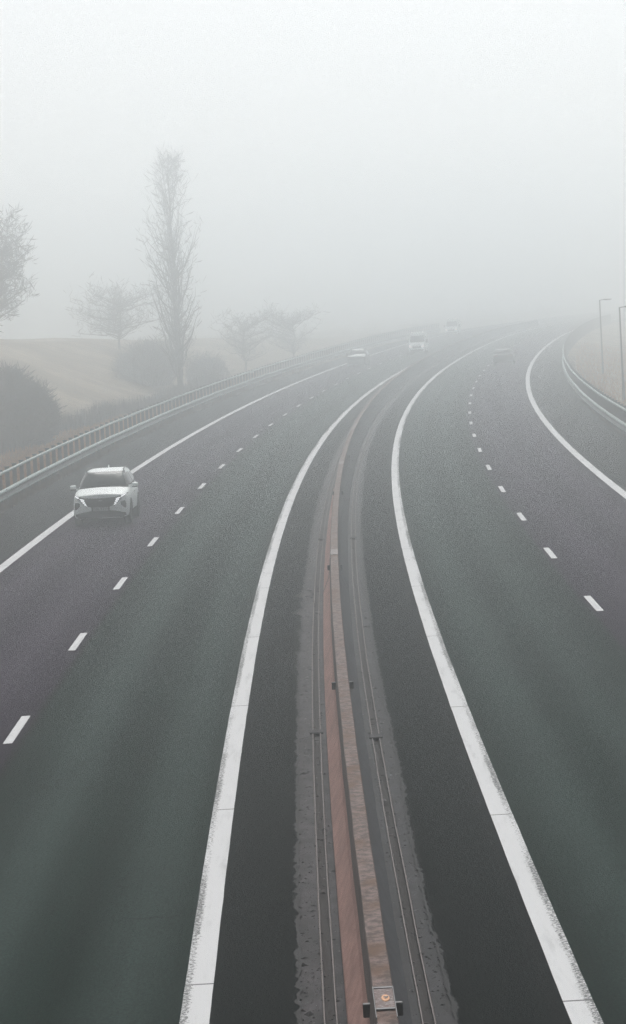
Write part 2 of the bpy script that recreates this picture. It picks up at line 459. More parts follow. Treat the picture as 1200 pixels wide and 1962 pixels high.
# ------------------------------------------------------------------ grit and debris washed along the slots
def grit(name, m, N, centres, spread, size, label):
    S = 20 + 130 * rng.beta(1, 2.4, N)
    D = rng.choice(np.array(centres), N) + rng.normal(0, spread, N)
    ok = (D > -1.0) & (D < .85) & ~((D > -.40) & (D < .23)); S, D = S[ok], D[ok]; N = len(S)
    r = size * rng.lognormal(0, .6, N)
    V, F = [], []
    P0 = wpt(S, D, -.018)
    a0 = rng.uniform(0, 6.28, N)
    el = rng.uniform(.5, 2.5, N)
    for i in range(N):
        b = len(V); p = P0[i]
        for j in range(4):
            a = a0[i] + j * 1.571
            V.append((p[0] + r[i] * math.cos(a) * (1 if j % 2 else el[i]), p[1] + r[i] * math.sin(a) * (1 if j % 2 else el[i]), p[2] - .004))
        V.append((p[0], p[1], p[2] + r[i] * .5))
        F += [(b, b + 1, b + 4), (b + 1, b + 2, b + 4), (b + 2, b + 3, b + 4), (b + 3, b, b + 4)]
    tag(mesh_obj(name, V, F, m), label, 'debris', None, 'stuff')
grit('dark_grit', M_LIP, 3800, [-.62, -.80, -.48, .31, .46, .58, -.72], .045, .009, 'dark grit washed along the drain slots')
grit('pale_grit', simple('pale_stone_chips', (.16, .15, .15), .9, nscale=9, namt=.4), 2200, [-.70, -.45, .30, .50, -.66], .05, .006, 'pale stone chips on the median concrete')

# ------------------------------------------------------------------ concrete barrier
bar = thing('concrete_barrier', 'long stained concrete median barrier with pinkish left face', 'barrier', wv(25, BC, 0))
binv = Matrix.Translation(-bar.location)
prof = [(-.305, -.03), (-.298, .085), (-.150, .42), (-.122, .55), (-.093, .875), (-.082, .90), (.082, .90), (.093, .875), (.122, .55), (.150, .42), (.298, .085), (.305, -.03)]
pm = [0, 0, 0, 1, 1, 2, 2, 3, 3, 3, 3]
V, UV, F, MI = [], [], [], []
pl = np.concatenate([[0], np.cumsum([math.hypot(prof[i + 1][0] - prof[i][0], prof[i + 1][1] - prof[i][1]) for i in range(len(prof) - 1)])])
s_b = np.concatenate([np.arange(-60, 200, .5), np.arange(200, 420, 2.)])
sag = .006 * fnoise(s_b, 2.2, 44, 3)
for (px, pz), l in zip(prof, pl):
    V.append(wpt(s_b, BC + px + sag * (1 if pz > .1 else .3), pz + sag * .6 * (pz > .3)))
    UV.append(np.stack([np.full_like(s_b, l), s_b], 1))
V, UV = np.stack(V, 1), np.stack(UV, 1)
n = len(prof)
for i in range(len(s_b) - 1):
    for j in range(n - 1):
        F.append((i * n + j, i * n + j + 1, (i + 1) * n + j + 1, (i + 1) * n + j)); MI.append(pm[j])
o = mesh_obj('barrier_wall', V.reshape(-1, 3), F, [M_FACE_L, M_UPPER_L, M_TOP, M_FACE_R], None, UV.reshape(-1, 2), False, MI)
o.data.transform(binv); o.parent = bar
def bar_part(name, bm, m, parent=None):
    o = bm_obj(name, bm, m)
    o.data.transform(binv)
    o.parent = parent or bar
    return o
for s in (24.1, 44.9, 64.9, 89.7, 110.):              # pairs of black side reflectors
    for sg in (-1, 1):
        bm = bmesh.new()
        add_box(bm, wv(s, BC + sg * .140, .62), (.075, .06, .12), Matrix.Rotation(-heading(s), 3, 'Z'))
        bevel_all(bm, .006, 1)
        bar_part('reflector', bm, M_BLACK)
def band(s, sg, wd=.05, off=.006, lo=1, hi=3):
    """steel strip that follows one side of the profile at chainage s"""
    pts = [prof[i] for i in range(1, 5)]
    V, F = [], []
    for (px, pz) in pts:
        for ds_ in (-wd / 2, wd / 2):
            for e in (0, off * 2):
                V.append(tuple(wv(s + ds_, BC + sg * (abs(px) + e), pz + e * .3)))
    for i in range(len(pts) - 1):
        b = i * 4
        F += [(b + 1, b + 3, b + 7, b + 5), (b, b + 1, b + 5, b + 4), (b + 2, b + 6, b + 7, b + 3)]
    F += [(0, 2, 3, 1), (12, 13, 15, 14)]
    o = mesh_obj('joint_strip', V, F, M_STEEL_LT)
    o.data.transform(binv); o.parent = bar
for s in (64.6, 100.):
    for sg in (-1, 1): band(s, sg)
    bm = bmesh.new()
    add_box(bm, wv(s + 1.2, BC, .905), (.172, 1.4, .014), Matrix.Rotation(-heading(s), 3, 'Z'))
    o = bar_part('joint_plate', bm, simple('joint_plate_concrete', (.22, .19, .18), .8, nscale=12, namt=.35))
s = 23.35                                              # steel joint cover with an orange sticker
h3 = Matrix.Rotation(-heading(s), 3, 'Z')
bm = bmesh.new(); add_box(bm, wv(s, BC, .904), (.158, .72, .012), h3)
jc = bar_part('joint_cover', bm, M_CREAM)
for sg in (-1, 1):
    bm = bmesh.new(); add_box(bm, wv(s - .1, BC + sg * .087, .903), (.007, 1.05, .016), h3)
    bar_part('cover_edge', bm, M_STEEL_LT, jc)
for e in (-.36, .36):
    bm = bmesh.new(); add_box(bm, wv(s + e, BC, .912), (.16, .045, .010), h3)
    bar_part('cover_lap', bm, M_STEEL_LT, jc)
bm = bmesh.new()
bmesh.ops.create_cone(bm, cap_ends=True, segments=18, radius1=.036, radius2=.034, depth=.006)
bmesh.ops.transform(bm, matrix=Matrix.Translation(wv(s, BC + .01, .913)) @ Matrix.Diagonal((1, 3.2, 1, 1)), verts=bm.verts)
bar_part('sticker', bm, M_ORANGE, jc)
bm = bmesh.new()
for (ex, ey, wx, wy, an) in ((-.004, .02, .022, .02, .5), (.008, -.01, .014, .05, -.4), (.018, .03, .012, .02, .2)):
    add_box(bm, wv(s + ey, BC + .01 + ex, .9175), (wx, wy, .004), Matrix.Rotation(an, 3, 'Z'))
bar_part('sticker_mark', bm, M_BLACK, jc)

# ------------------------------------------------------------------ guard rails
def rail(sg, d0, s0, s1, n_near, label):
    r = thing('guard_rail', label, 'guard rail', wv(s0, d0, 0), 0, 'guard rails along the outer shoulders')
    inv = Matrix.Translation(-r.location)
    def put(o, p=None):
        o.data.transform(inv); o.parent = p or r
        return o
    ss = np.arange(s0, s1, 2.)
    inn = -sg                                  # direction towards the road
    V, F = [], []
    sag = .012 * fnoise(ss, 7., 5 if sg < 0 else 8, 2)
    tube(V, F, [wv(s, d0 + inn * .10, 1.27 + g) for s, g in zip(ss, sag)], .058, 8)
    put(mesh_obj('top_pipe', V, F, M_GALV, None, None, True))
    # double-ridged beam
    pf = [(.12, .30), (.16, .315), (.215, .345), (.225, .375), (.215, .405), (.15, .44), (.13, .475), (.13, .515), (.15, .55), (.215, .585), (.225, .615), (.215, .645), (.16, .675), (.12, .69)]
    bk = [(x - .012, z) for x, z in pf][::-1]
    ring = pf + bk
    n = len(ring)
    V = np.stack([wpt(ss, d0 + inn * x, z + sag) for x, z in ring], 1).reshape(-1, 3)
    F = [(i * n + j, i * n + (j + 1) % n, (i + 1) * n + (j + 1) % n, (i + 1) * n + j) for i in range(len(ss) - 1) for j in range(n)]
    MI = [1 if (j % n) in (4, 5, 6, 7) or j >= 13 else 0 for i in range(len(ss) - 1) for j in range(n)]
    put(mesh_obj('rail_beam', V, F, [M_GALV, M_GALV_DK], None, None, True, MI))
    # posts
    me = None
    def post_bm():
        bm = bmesh.new()
        add_box(bm, (0, 0, .46), (.012, .10, 1.82)); add_box(bm, (0, .046, .46), (.15, .012, 1.82)); add_box(bm, (0, -.046, .46), (.15, .012, 1.82))
        add_box(bm, (0, 0, 1.372), (.19, .13, .03))
        add_box(bm, (inn * .085, 0, .50), (.07, .11, .34))          # spacer to the beam
        return bm
    rest = bmesh.new()
    for i, s in enumerate(np.arange(s0 + 1, s1 - 1, 2.)):
        M = Matrix.Translation(wv(s, d0, 0)) @ Matrix.Rotation(-heading(s) + math.pi / 2 * 0, 4, 'Z')
        if i < n_near:
            if me is None:
                o = bm_obj('post', post_bm(), M_POST); me = o.data
            else:
                o = new_obj('post', me)
            o.parent = r
            o.matrix_local = inv @ M
        else:
            b2 = post_bm()
            bmesh.ops.transform(b2, matrix=inv @ M, verts=b2.verts)
            t = bpy.data.meshes.new('tmp'); b2.to_mesh(t); b2.free(); rest.from_mesh(t); bpy.data.meshes.remove(t)
    if len(rest.verts):
        o = bm_obj('post', rest, M_POST, r); o['kind'] = 'stuff'
    else: rest.free()
    # pipe sleeves / beam bolts every 6 m, one mesh for the bolts of each beam
    bolts = {}
    for s in np.arange(s0 + 3, min(s1, 215), 6.):
        for nm, x, z, dim in (('pipe_sleeve', .10, 1.325, (.07, .12, .03)), ('beam_bolt', .225, .66, (.03, .12, .035)), ('beam_bolt', .225, .42, (.03, .12, .035))):
            M = inv @ Matrix.Translation(wv(s, d0 + inn * x, z)) @ Matrix.Rotation(-heading(s), 4, 'Z')
            if nm not in bolts:
                bm = bmesh.new(); add_box(bm, (0, 0, 0), dim); bevel_all(bm, .006, 1)
                o = bm_obj(nm, bm, M_BLACK); bolts[nm] = o.data
            else: o = new_obj(nm, bolts[nm])
            o.parent = r
            o.matrix_local = M
rail(-1, -12.42, 91., 400., 95, 'grey steel guard rail with top pipe along left shoulder')
rail(1, 12.08, 113., 400., 85, 'grey steel guard rail curving along right shoulder')

# ------------------------------------------------------------------ lamp posts (right)
def lamp(s, d, top, label):
    base = wv(s, d, float(terrain(s, d)) - .05)
    r = thing('street_lamp', label, 'street lamp', base, -heading(s), 'lamp posts beyond the right guard rail')
    H = top - (base.z - float(grade(s)))
    V, F = [], []
    tube(V, F, [(0, 0, 0), (0, 0, 1.0), (0, 0, 1.05), (0, 0, H)], [.085, .085, .065, .045], 10)
    mesh_obj('pole', V, F, M_POST, r, None, True)
    V, F = [], []
    tube(V, F, [(-.04, 0, H - .03), (.15, 0, H), (.35, 0, H + .02)], .028, 8)
    mesh_obj('arm', V, F, M_POST, r, None, True)
    bm = bmesh.new()
    vs = add_box(bm, (.62, 0, H + .02), (.62, .26, .10))
    for v in vs:
        if v.co.x > .62: v.co.z += -.02 if v.co.z > H + .02 else .02
        if v.co.z > H: v.co.y *= .7
    bevel_all(bm, .02, 2)
    hd = bm_obj('lamp_head', bm, M_POST, r, True)
    bm = bmesh.new(); add_box(bm, (.64, 0, H - .035), (.42, .18, .02))
    bm_obj('lamp_glass', bm, simple('lamp_glass', (.3, .3, .3), .3), hd)
lamp(170., 14.8, 5.25, 'dark lamp post with short arm nearer on the right edge')
lamp(219., 15.0, 5.30, 'fainter lamp post with short arm farther back in the fog')

# ------------------------------------------------------------------ grass, reeds
def blades(name, m, S, D, h, wd, lean, label, cat, z_off=0.):
    N = len(S)
    base = wpt(S, D, terrain(S, D) + z_off)
    ang = rng.uniform(0, 2 * np.pi, N)
    hx = h * rng.uniform(.55, 1.25, N)
    ww = wd * rng.uniform(.6, 1.4, N)
    dx, dy = np.cos(ang) * ww, np.sin(ang) * ww
    la = rng.uniform(0, 2 * np.pi, N); ll = hx * np.abs(rng.normal(0, lean, N))
    tip = base + np.stack([np.cos(la) * ll, np.sin(la) * ll, hx], 1)
    V = np.stack([base - np.stack([dx, dy, 0 * dx + .03], 1), base + np.stack([dx, dy, 0 * dx - .03], 1), tip], 1).reshape(-1, 3)
    me = bpy.data.meshes.new(name)
    me.vertices.add(3 * N); me.vertices.foreach_set('co', V.astype(np.float32).ravel())
    me.loops.add(3 * N); me.loops.foreach_set('vertex_index', np.arange(3 * N, dtype=np.int32))
    me.polygons.add(N); me.polygons.foreach_set('loop_start', np.arange(0, 3 * N, 3, dtype=np.int32)); me.polygons.foreach_set('loop_total', np.full(N, 3, np.int32))
    me.materials.append(m); me.update(); me.validate()
    o = new_obj(name, me)
    return tag(o, label, cat, None, 'stuff')
N = 34000
S = 88 + 190 * rng.beta(1, 2.2, N); D = -12.75 - 8.5 * rng.beta(1.1, 1.6, N)
blades('grass', M_GRASS, S, D, .34, .035, .5, 'orange brown dead grass behind the left guard rail', 'grass')
N = 12000
S = 88 + 190 * rng.beta(1, 2.2, N); D = -12.05 - .65 * rng.uniform(0, 1, N)
blades('grass', M_VERGE, S, D, .20, .03, .6, 'low brown grass at the foot of the left guard rail', 'grass')
N = 7000
S = 108 + 150 * rng.beta(1, 1.8, N); D = 12.0 + .9 * rng.uniform(0, 1, N)
blades('grass', M_VERGE, S, D, .12, .03, .6, 'thin grass at the foot of the right guard rail', 'grass')
N = 9000
S = 110 + 190 * rng.uniform(0, 1, N); D = 13.0 + 14 * rng.beta(1, 1.6, N)
blades('grass', M_GRASS, S, D, .32, .04, .5, 'pale dead grass behind the right guard rail', 'grass')
N = 9000
S = 128 + 112 * rng.uniform(0, 1, N); D = np.clip(-20.3 + (S - 150) * .042, -20.8, -17.6) - 2.0 * rng.beta(1.5, 1.5, N) + .4 * np.sin(S * .25)
blades('reeds', M_REED, S, D, 1.15, .03, .10, 'tall grey dead reeds behind the orange grass on the left', 'reeds')

# ------------------------------------------------------------------ trees and bushes
def grow(name, label, cat, s, d, H, W, shape, nb, nt_, seed, group, twig=M_TWIG, trunk_r=None, sink=.1, z=None):
    """bare winter tree: tapered trunk and limbs ('trunk'), fine twigs and leaf scraps ('crown')"""
    g = random.Random(seed)
    loc = wv(s, d, float(terrain(s, d)) - sink if z is None else z)
    r = thing(name, label, cat, loc, g.uniform(0, 6), group)
    V, F = [], []; TV, TF = [], []
    tr = trunk_r or H * .018
    def twigs(p, dirv, L, cnt):
        for _ in range(cnt):
            t = Vector((g.gauss(0, 1), g.gauss(0, 1), g.gauss(0, .8)))
            q = p + Vector((g.gauss(0, L * .22), g.gauss(0, L * .22), g.gauss(0, L * .22)))
            v = (dirv * 1.0 + t * .55).normalized()
            l = L * g.uniform(.35, 1.)
            a = v.cross(Vector((g.gauss(0, 1), g.gauss(0, 1), g.gauss(0, 1)))).normalized() * g.uniform(.006, .016)
            b = len(TV)
            TV.extend([tuple(q - a), tuple(q + a), tuple(q + v * l * .6 + a * .7 + t * l * .05), tuple(q + v * l)])
            TF.append((b, b + 1, b + 2, b + 3))
    if shape == 'poplar':
        pts = [Vector((g.uniform(-.12, .12) * i / 8, g.uniform(-.12, .12) * i / 8, H * i / 10)) for i in range(11)]
        tube(V, F, pts, [tr * (1 - .93 * i / 10) for i in range(11)], 7)
        for b in range(nb):
            h = H * (.05 + .88 * g.random() ** 1.25)
            t = h / H
            L = min(H * g.uniform(.10, .26), (H - h) * g.uniform(.6, 1.02))
            an = g.uniform(0, 6.283)
            env = W / 2 * (1.0 if .2 < t < .55 else max(.3, 1.0 - (t - .55) * 1.5) if t >= .55 else .3 + t * 3.5) * g.uniform(.25, 1.05)
            out = env
            ps = [Vector((0, 0, h))]
            for i in range(1, 6):
                f = i / 5
                ps.append(Vector((math.cos(an) * out * f ** .6 + g.gauss(0, .05), math.sin(an) * out * f ** .6 + g.gauss(0, .05), h + L * f)))
            tube(V, F, ps, [tr * (1 - t) * .45 + .012 if i == 0 else (tr * (1 - t) * .35) * (1 - i / 5) + .008 for i in range(6)], 4, False)
            for i in range(1, 6):
                twigs(ps[i], Vector((math.cos(an) * .25, math.sin(an) * .25, 1)).normalized(), 1.1, nt_)
    elif shape == 'tree':
        hh = H * .3
        pts = [Vector((g.uniform(-.1, .1) * i, g.uniform(-.1, .1) * i, H * .8 * i / 6)) for i in range(7)]
        tube(V, F, pts, [tr * (1 - .9 * i / 6) for i in range(7)], 7)
        for b in range(nb):
            h = H * g.uniform(.16, .75); t = (h / H - .16) / .6
            an = g.uniform(0, 6.283)
            env = W / 2 * math.sqrt(max(.08, 1 - ((h / H - .5) / .55) ** 2)) * g.uniform(.55, 1.1)
            rise = H * g.uniform(.08, .28)
            ps = [Vector((0, 0, h * .85))]
            for i in range(1, 6):
                f = i / 5
                ps.append(Vector((math.cos(an + .25 * f) * env * f + g.gauss(0, .12), math.sin(an + .25 * f) * env * f + g.gauss(0, .12), h * .85 + rise * f ** 1.2 + g.gauss(0, .1))))
            tube(V, F, ps, [tr * .4 * (1 - .5 * t) * (1 - i / 5) + .012 for i in range(6)], 4, False)
            for i in range(1, 6):
                for q in range(2):
                    side = Vector((g.gauss(0, 1), g.gauss(0, 1), abs(g.gauss(0, .8)))).normalized()
                    e = ps[i] + side * W * .07 * g.uniform(.4, 1.4)
                    tube(V, F, [ps[i], (ps[i] + e) / 2 + Vector((0, 0, .1)), e], [.02, .013, .007], 3, False)
                    twigs(e, (side + Vector((0, 0, .6))).normalized(), W * .09 + .3, nt_)
    else:                                                # bush: many stems fanning out of the ground
        for b in range(nb):
            an = g.uniform(0, 6.283); rr = g.uniform(0, 1) ** .6
            bx, by = math.cos(an) * rr * W * .33, math.sin(an) * rr * W * .33
            topz = H * math.sqrt(max(.05, 1 - (rr * .9) ** 2)) * g.uniform(.68, 1.14)
            ex, ey = math.cos(an) * rr * W * .5, math.sin(an) * rr * W * .5
            ps = [Vector((bx + (ex - bx) * (i / 4) ** .6 + g.gauss(0, .06), by + (ey - by) * (i / 4) ** .6 + g.gauss(0, .06), topz * i / 4)) for i in range(5)]
            tube(V, F, ps, [.03 * (1 - i / 4) + .006 for i in range(5)], 4, False)
            for i in range(0, 5):
                twigs(ps[i] + Vector((0, 0, .15)), Vector((math.cos(an) * rr * .6, math.sin(an) * rr * .6, .8)).normalized(), .55 + W * .05, nt_)
    mesh_obj('trunk' if shape != 'bush' else 'stem', V, F, M_BARK, r)
    mesh_obj('crown' if shape != 'bush' else 'foliage', TV, TF, twig, r)
    return r
GB, GT = 'bushes on the left bank', 'bare trees fading in the fog'
grow('bush', 'large dark round bush behind the left guard rail', 'bush', 160., -21.5, 3.7, 6.0, 'bush', 480, 26, 1, GB)
grow('bush', 'rust brown bush at the left picture edge', 'bush', 141., -22.2, 2.2, 2.6, 'bush', 140, 18, 2, GB, M_RUST_TWIG)
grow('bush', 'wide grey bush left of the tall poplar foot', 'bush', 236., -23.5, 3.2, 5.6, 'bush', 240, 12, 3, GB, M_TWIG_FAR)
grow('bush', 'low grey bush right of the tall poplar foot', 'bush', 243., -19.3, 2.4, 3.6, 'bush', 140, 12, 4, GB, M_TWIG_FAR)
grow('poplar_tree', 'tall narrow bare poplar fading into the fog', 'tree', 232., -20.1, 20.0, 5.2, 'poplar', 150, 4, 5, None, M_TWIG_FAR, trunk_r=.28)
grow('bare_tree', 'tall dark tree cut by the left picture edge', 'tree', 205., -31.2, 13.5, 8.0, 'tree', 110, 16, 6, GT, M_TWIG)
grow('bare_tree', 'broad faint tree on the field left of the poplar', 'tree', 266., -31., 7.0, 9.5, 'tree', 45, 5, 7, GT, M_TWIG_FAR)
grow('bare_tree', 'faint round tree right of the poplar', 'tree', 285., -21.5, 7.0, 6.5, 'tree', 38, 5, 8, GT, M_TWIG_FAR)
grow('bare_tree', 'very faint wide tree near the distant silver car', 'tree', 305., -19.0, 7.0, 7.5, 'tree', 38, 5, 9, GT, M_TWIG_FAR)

# ------------------------------------------------------------------ vehicles
M_WHITE = NT('white_car_paint').out((.76, .815, .80), .5, Specular_IOR_Level=.3)
M_TYRE = simple('tyre_rubber', (.010, .010, .011), .85)
M_RIM = simple('alloy_rim', (.12, .12, .125), .35, .7)
M_TRIM = simple('black_trim', (.009, .0095, .010), .5)
M_GLASSY = NT('tinted_glass').out((.012, .02, .018), .16, Specular_IOR_Level=.04)
M_SIDEGLASS = NT('dark_side_glass').out((.012, .015, .015), .08, Specular_IOR_Level=.5)
def emit(name, col, st):
    return NT(name).out((.8, .8, .8), .3, Emission_Color=col, Emission_Strength=st)
M_DRL = emit('lit_daytime_lamp', (.93, .97, 1), .5)
M_CHROME = simple('satin_chrome', (.35, .38, .38), .3, .8)

def catmull(keys, m):
    keys = np.asarray(keys, float); n = len(keys)
    out = []
    for t in np.linspace(0, n - 1, m):
        i = min(int(t), n - 2); f = t - i
        p0, p1, p2, p3 = keys[max(i - 1, 0)], keys[i], keys[i + 1], keys[min(i + 2, n - 1)]
        c = .5 * ((2 * p1) + (-p0 + p2) * f + (2 * p0 - 5 * p1 + 4 * p2 - p3) * f * f + (-p0 + 3 * p1 - 3 * p2 + p3) * f ** 3)
        out.append(c)
    return np.array(out)
def loft(rings, closed_caps=True):
    n = len(rings[0]); V = [tuple(p) for r in rings for p in r]; F = []
    for i in range(len(rings) - 1):
        for j in range(n):
            k = (j + 1) % n
            F.append((i * n + j, (i + 1) * n + j, (i + 1) * n + k, i * n + k))
    if closed_caps:
        F.append(tuple(range(n))); F.append(tuple((len(rings) - 1) * n + j for j in range(n - 1, -1, -1)))
    return V, F
def body_ring(y, hw, zb, zt, sh=.05):
    h = zt - zb
    half = [(0, zb), (hw * .80, zb), (hw * .95, zb + .04), (hw * .985, zb + h * .16), (hw, zb + h * .38), (hw * 1.0, zb + h * .58), (hw * .985, zb + h * .74),
            (hw * .95, zt - .055), (hw * .90, zt - .018), (hw * .80, zt + sh * .2), (hw * .6, zt + sh * .55), (hw * .3, zt + sh * .9), (0, zt + sh)]
    pts = [(x, y, z) for x, z in half] + [(-x, y, z) for x, z in half[-2:0:-1]]
    return pts
def cab_ring(z, yf, yr, hw, e=5.):
    pts = []
    yc, yl = (yf + yr) / 2, (yr - yf) / 2
    for i in range(48):
        a = 2 * math.pi * i / 48
        ca, sa = math.cos(a), math.sin(a)
        x = hw * math.copysign(abs(ca) ** (2 / e), ca); y = yc + yl * math.copysign(abs(sa) ** (2 / e), sa)
        if y < yc: y += .10 * (x / hw) ** 2 * ((yc - y) / yl)       # bowed windscreen
        pts.append((x, y, z))
    return pts
def conform(name, bvh, poly, axis, m, parent, off=.006, depth=.03, res=.09, mirror=False):
    """thin panel: outline poly in the view plane, laid on the body surface along axis"""
    if mirror: poly = [(-a, b) for a, b in poly][::-1]
    bm = bmesh.new()
    mk = {'front': lambda a, b: Vector((a, -6, b)), 'rear': lambda a, b: Vector((a, 6, b)), 'left': lambda a, b: Vector((-6, a, b)), 'right': lambda a, b: Vector((6, a, b)), 'top': lambda a, b: Vector((a, b, 6))}[axis]
    dr = {'front': Vector((0, 1, 0)), 'rear': Vector((0, -1, 0)), 'left': Vector((1, 0, 0)), 'right': Vector((-1, 0, 0)), 'top': Vector((0, 0, -1))}[axis]
    bm.faces.new([bm.verts.new(mk(a, b)) for a, b in poly])
    bmesh.ops.triangulate(bm, faces=bm.faces)
    for _ in range(5):
        es = [e for e in bm.edges if e.calc_length() > res]
        if not es: break
        bmesh.ops.subdivide_edges(bm, edges=es, cuts=1)
        bmesh.ops.triangulate(bm, faces=bm.faces)
    last = None
    miss = []
    for v in bm.verts:
        hit = bvh.ray_cast(v.co, dr)
        if hit[0] is None: miss.append(v)
        else: v.co = hit[0] + (hit[1] if hit[1].dot(dr) < 0 else -hit[1]) * off * 1.1 - dr * off * .3
    ok = [v for v in bm.verts if v not in miss]
    for v in miss:
        if ok:
            q = min(ok, key=lambda k: (k.co - v.co).length_squared - ((k.co - v.co).dot(dr)) ** 2)
            v.co += dr * (q.co - v.co).dot(dr)
    be = [e for e in bm.edges if e.is_boundary]
    r = bmesh.ops.extrude_edge_only(bm, edges=be)
    for v in r['geom']:
        if isinstance(v, bmesh.types.BMVert): v.co += dr * depth
    me = bpy.data.meshes.new(name)
    bmesh.ops.recalc_face_normals(bm, faces=bm.faces)
    bm.to_mesh(me); bm.free()
    me.materials.append(m)
    if 'wind' in name: me.polygons.foreach_set('use_smooth', [True] * len(me.polygons))
    return new_obj(name, me, parent)
def disc(cy, cz, r, n=24):
    return [(cy + r * math.cos(2 * math.pi * i / n), cz + r * math.sin(2 * math.pi * i / n)) for i in range(n)]
def wheel(parent, x, y, r=.355, wd=.235):
    sg = 1 if x > 0 else -1
    def lathe(name, prof, m, par, n=36):
        V = []; F = []
        for i in range(n):
            a = 2 * math.pi * i / n
            for (px, pr) in prof: V.append((x + px * sg, y + pr * math.cos(a), r + pr * math.sin(a)))
        k = len(prof)
        for i in range(n):
            for j in range(k - 1):
                F.append((i * k + j, i * k + j + 1, ((i + 1) % n) * k + j + 1, ((i + 1) % n) * k + j))
        return mesh_obj(name, V, F, m, par, None, True)
    t = lathe('wheel', [(-wd / 2, r * .62), (-wd / 2, r * .92), (-wd * .38, r), (wd * .38, r), (wd / 2 - .006, r * .93), (wd / 2, r * .80), (wd / 2 - .012, r * .66), (wd / 2 - .03, r * .64), (wd / 2 - .06, r * .60), (wd / 2 - .07, .0)], M_TYRE, parent)
    bm = bmesh.new()
    for i in range(5):
        a = 2 * math.pi * i / 5
        for da in (-.13, .13):
            c = Vector((x + (wd / 2 - .03) * sg, y + r * .33 * math.cos(a + da), r + r * .33 * math.sin(a + da)))
            add_box(bm, c, (.02, r * .60, .035), Matrix.Rotation(a + da, 3, 'X'))
    bmesh.ops.create_cone(bm, cap_ends=True, segments=14, radius1=.06, radius2=.05, depth=.03, matrix=Matrix.Translation((x + (wd / 2 - .022) * sg, y, r)) @ Matrix.Rotation(math.pi / 2, 4, 'Y'))
    bm_obj('rim', bm, M_RIM, t)
def suv(label, s, d, away, paint_m, group=None, lights=True, plate=None, sz=1., glass=M_GLASSY, grille=True, mirrors=True, name='parked_car'):
    loc = wv(s, d, 0.004)
    h = -heading(s)
    r = thing(name, label, 'car', loc, h + (math.pi if away else 0), group)
    r.scale = (1, 1, sz)
    # local frame: front looks to -Y
    keys = [(-2.24, .70, .27, .84), (-2.205, .79, .25, .925), (-2.12, .85, .24, .965), (-1.92, .895, .24, .995), (-1.55, .915, .25, 1.035), (-1.1, .92, .26, 1.095), (-.5, .92, .26, 1.09), (.3, .92, .26, 1.09), (1.1, .922, .26, 1.11),
            (1.6, .915, .27, 1.12), (1.95, .89, .30, 1.12), (2.12, .85, .33, 1.08), (2.22, .78, .36, 1.0), (2.25, .70, .40, .92)]
    K = catmull(keys, 60)
    V, F = loft([body_ring(*k) for k in K])
    body = mesh_obj('body', V, F, paint_m, r, None, True)
    b1 = BVHTree.FromPolygons([Vector(v) for v in V], F)
    ck = [(1.04, -1.14, 2.10, .87), (1.12, -1.03, 2.09, .868), (1.22, -.87, 2.03, .835), (1.34, -.66, 1.95, .785), (1.46, -.43, 1.86, .725), (1.545, -.24, 1.78, .675), (1.59, -.08, 1.72, .63), (1.615, .12, 1.6, .56), (1.63, .35, 1.4, .42), (1.635, .6, 1.2, .22)]
    CK = catmull(ck, 30)
    V2, F2 = loft([cab_ring(*k) for k in CK])
    mesh_obj('cabin', V2, F2, paint_m, r, None, True)
    b2 = BVHTree.FromPolygons([Vector(v) for v in V2], F2)
    conform('windscreen_surround', b2, [(-.80, 1.10), (.80, 1.10), (.635, 1.575), (-.635, 1.575)], 'front', M_TRIM, r, .007, .02, .06)
    conform('windscreen', b2, [(-.745, 1.15), (.745, 1.15), (.60, 1.55), (-.60, 1.55)], 'front', glass, r, .013, .02, .06)
    conform('rear_window', b2, [(-.66, 1.2), (.66, 1.2), (.56, 1.5), (-.56, 1.5)], 'rear', M_SIDEGLASS, r, .006)
    for sd_, mir in (('right', 1), ('left', -1)):
        sw = conform('side_window', b2, [(-.78, 1.16), (-.30, 1.475), (.30, 1.53), (.36, 1.16)], sd_, M_SIDEGLASS, r, .006)
        conform('side_window', b2, [(.43, 1.16), (.38, 1.53), (1.15, 1.49), (1.42, 1.38), (1.30, 1.18)], sd_, M_SIDEGLASS, r, .006)
        conform('sill_trim', b1, [(-.9, .29), (-.9, .40), (.9, .40), (.9, .29)], sd_, M_TRIM, r, .005)
        for wy in (-1.36, 1.34):
            conform('wheel_arch', b1, [(wy - .44, .27), (wy - .43, .44), (wy - .36, .62), (wy - .22, .75), (wy, .80), (wy + .22, .75), (wy + .36, .62), (wy + .43, .44), (wy + .44, .27)], sd_, M_TRIM, r, .007)
        conform('door_handle', b1, [(.10, .89), (.10, .925), (.32, .925), (.32, .89)], sd_, M_CHROME, r, .02)
        V3, F3 = [], []
        tube(V3, F3, [Vector((mir * .60, -.02, 1.585)), Vector((mir * .605, .1, 1.65)), Vector((mir * .60, .7, 1.67)), Vector((mir * .59, 1.35, 1.64)), Vector((mir * .58, 1.5, 1.58))], .017, 6)
        mesh_obj('roof_rail', V3, F3, M_TRIM, r, None, True)
        if mirrors:
            bm = bmesh.new()
            add_box(bm, (mir * 1.015, -.66, 1.155), (.21, .16, .15))
            for v in bm.verts:
                if v.co.y < -.66: v.co.x = mir * 1.015 + (v.co.x - mir * 1.015) * .72; v.co.z = 1.155 + (v.co.z - 1.155) * .62
            add_box(bm, (mir * .90, -.62, 1.085), (.12, .06, .05))
            bevel_all(bm, .028, 3)
            mr = bm_obj('mirror', bm, paint_m, r, True)
            bm = bmesh.new()
            add_box(bm, (mir * 1.01, -.665, 1.088), (.17, .12, .03)); bevel_all(bm, .01, 1)
            bm_obj('mirror_base', bm, M_TRIM, mr)
        for wy in (-1.36, 1.34): wheel(r, mir * .815, wy)
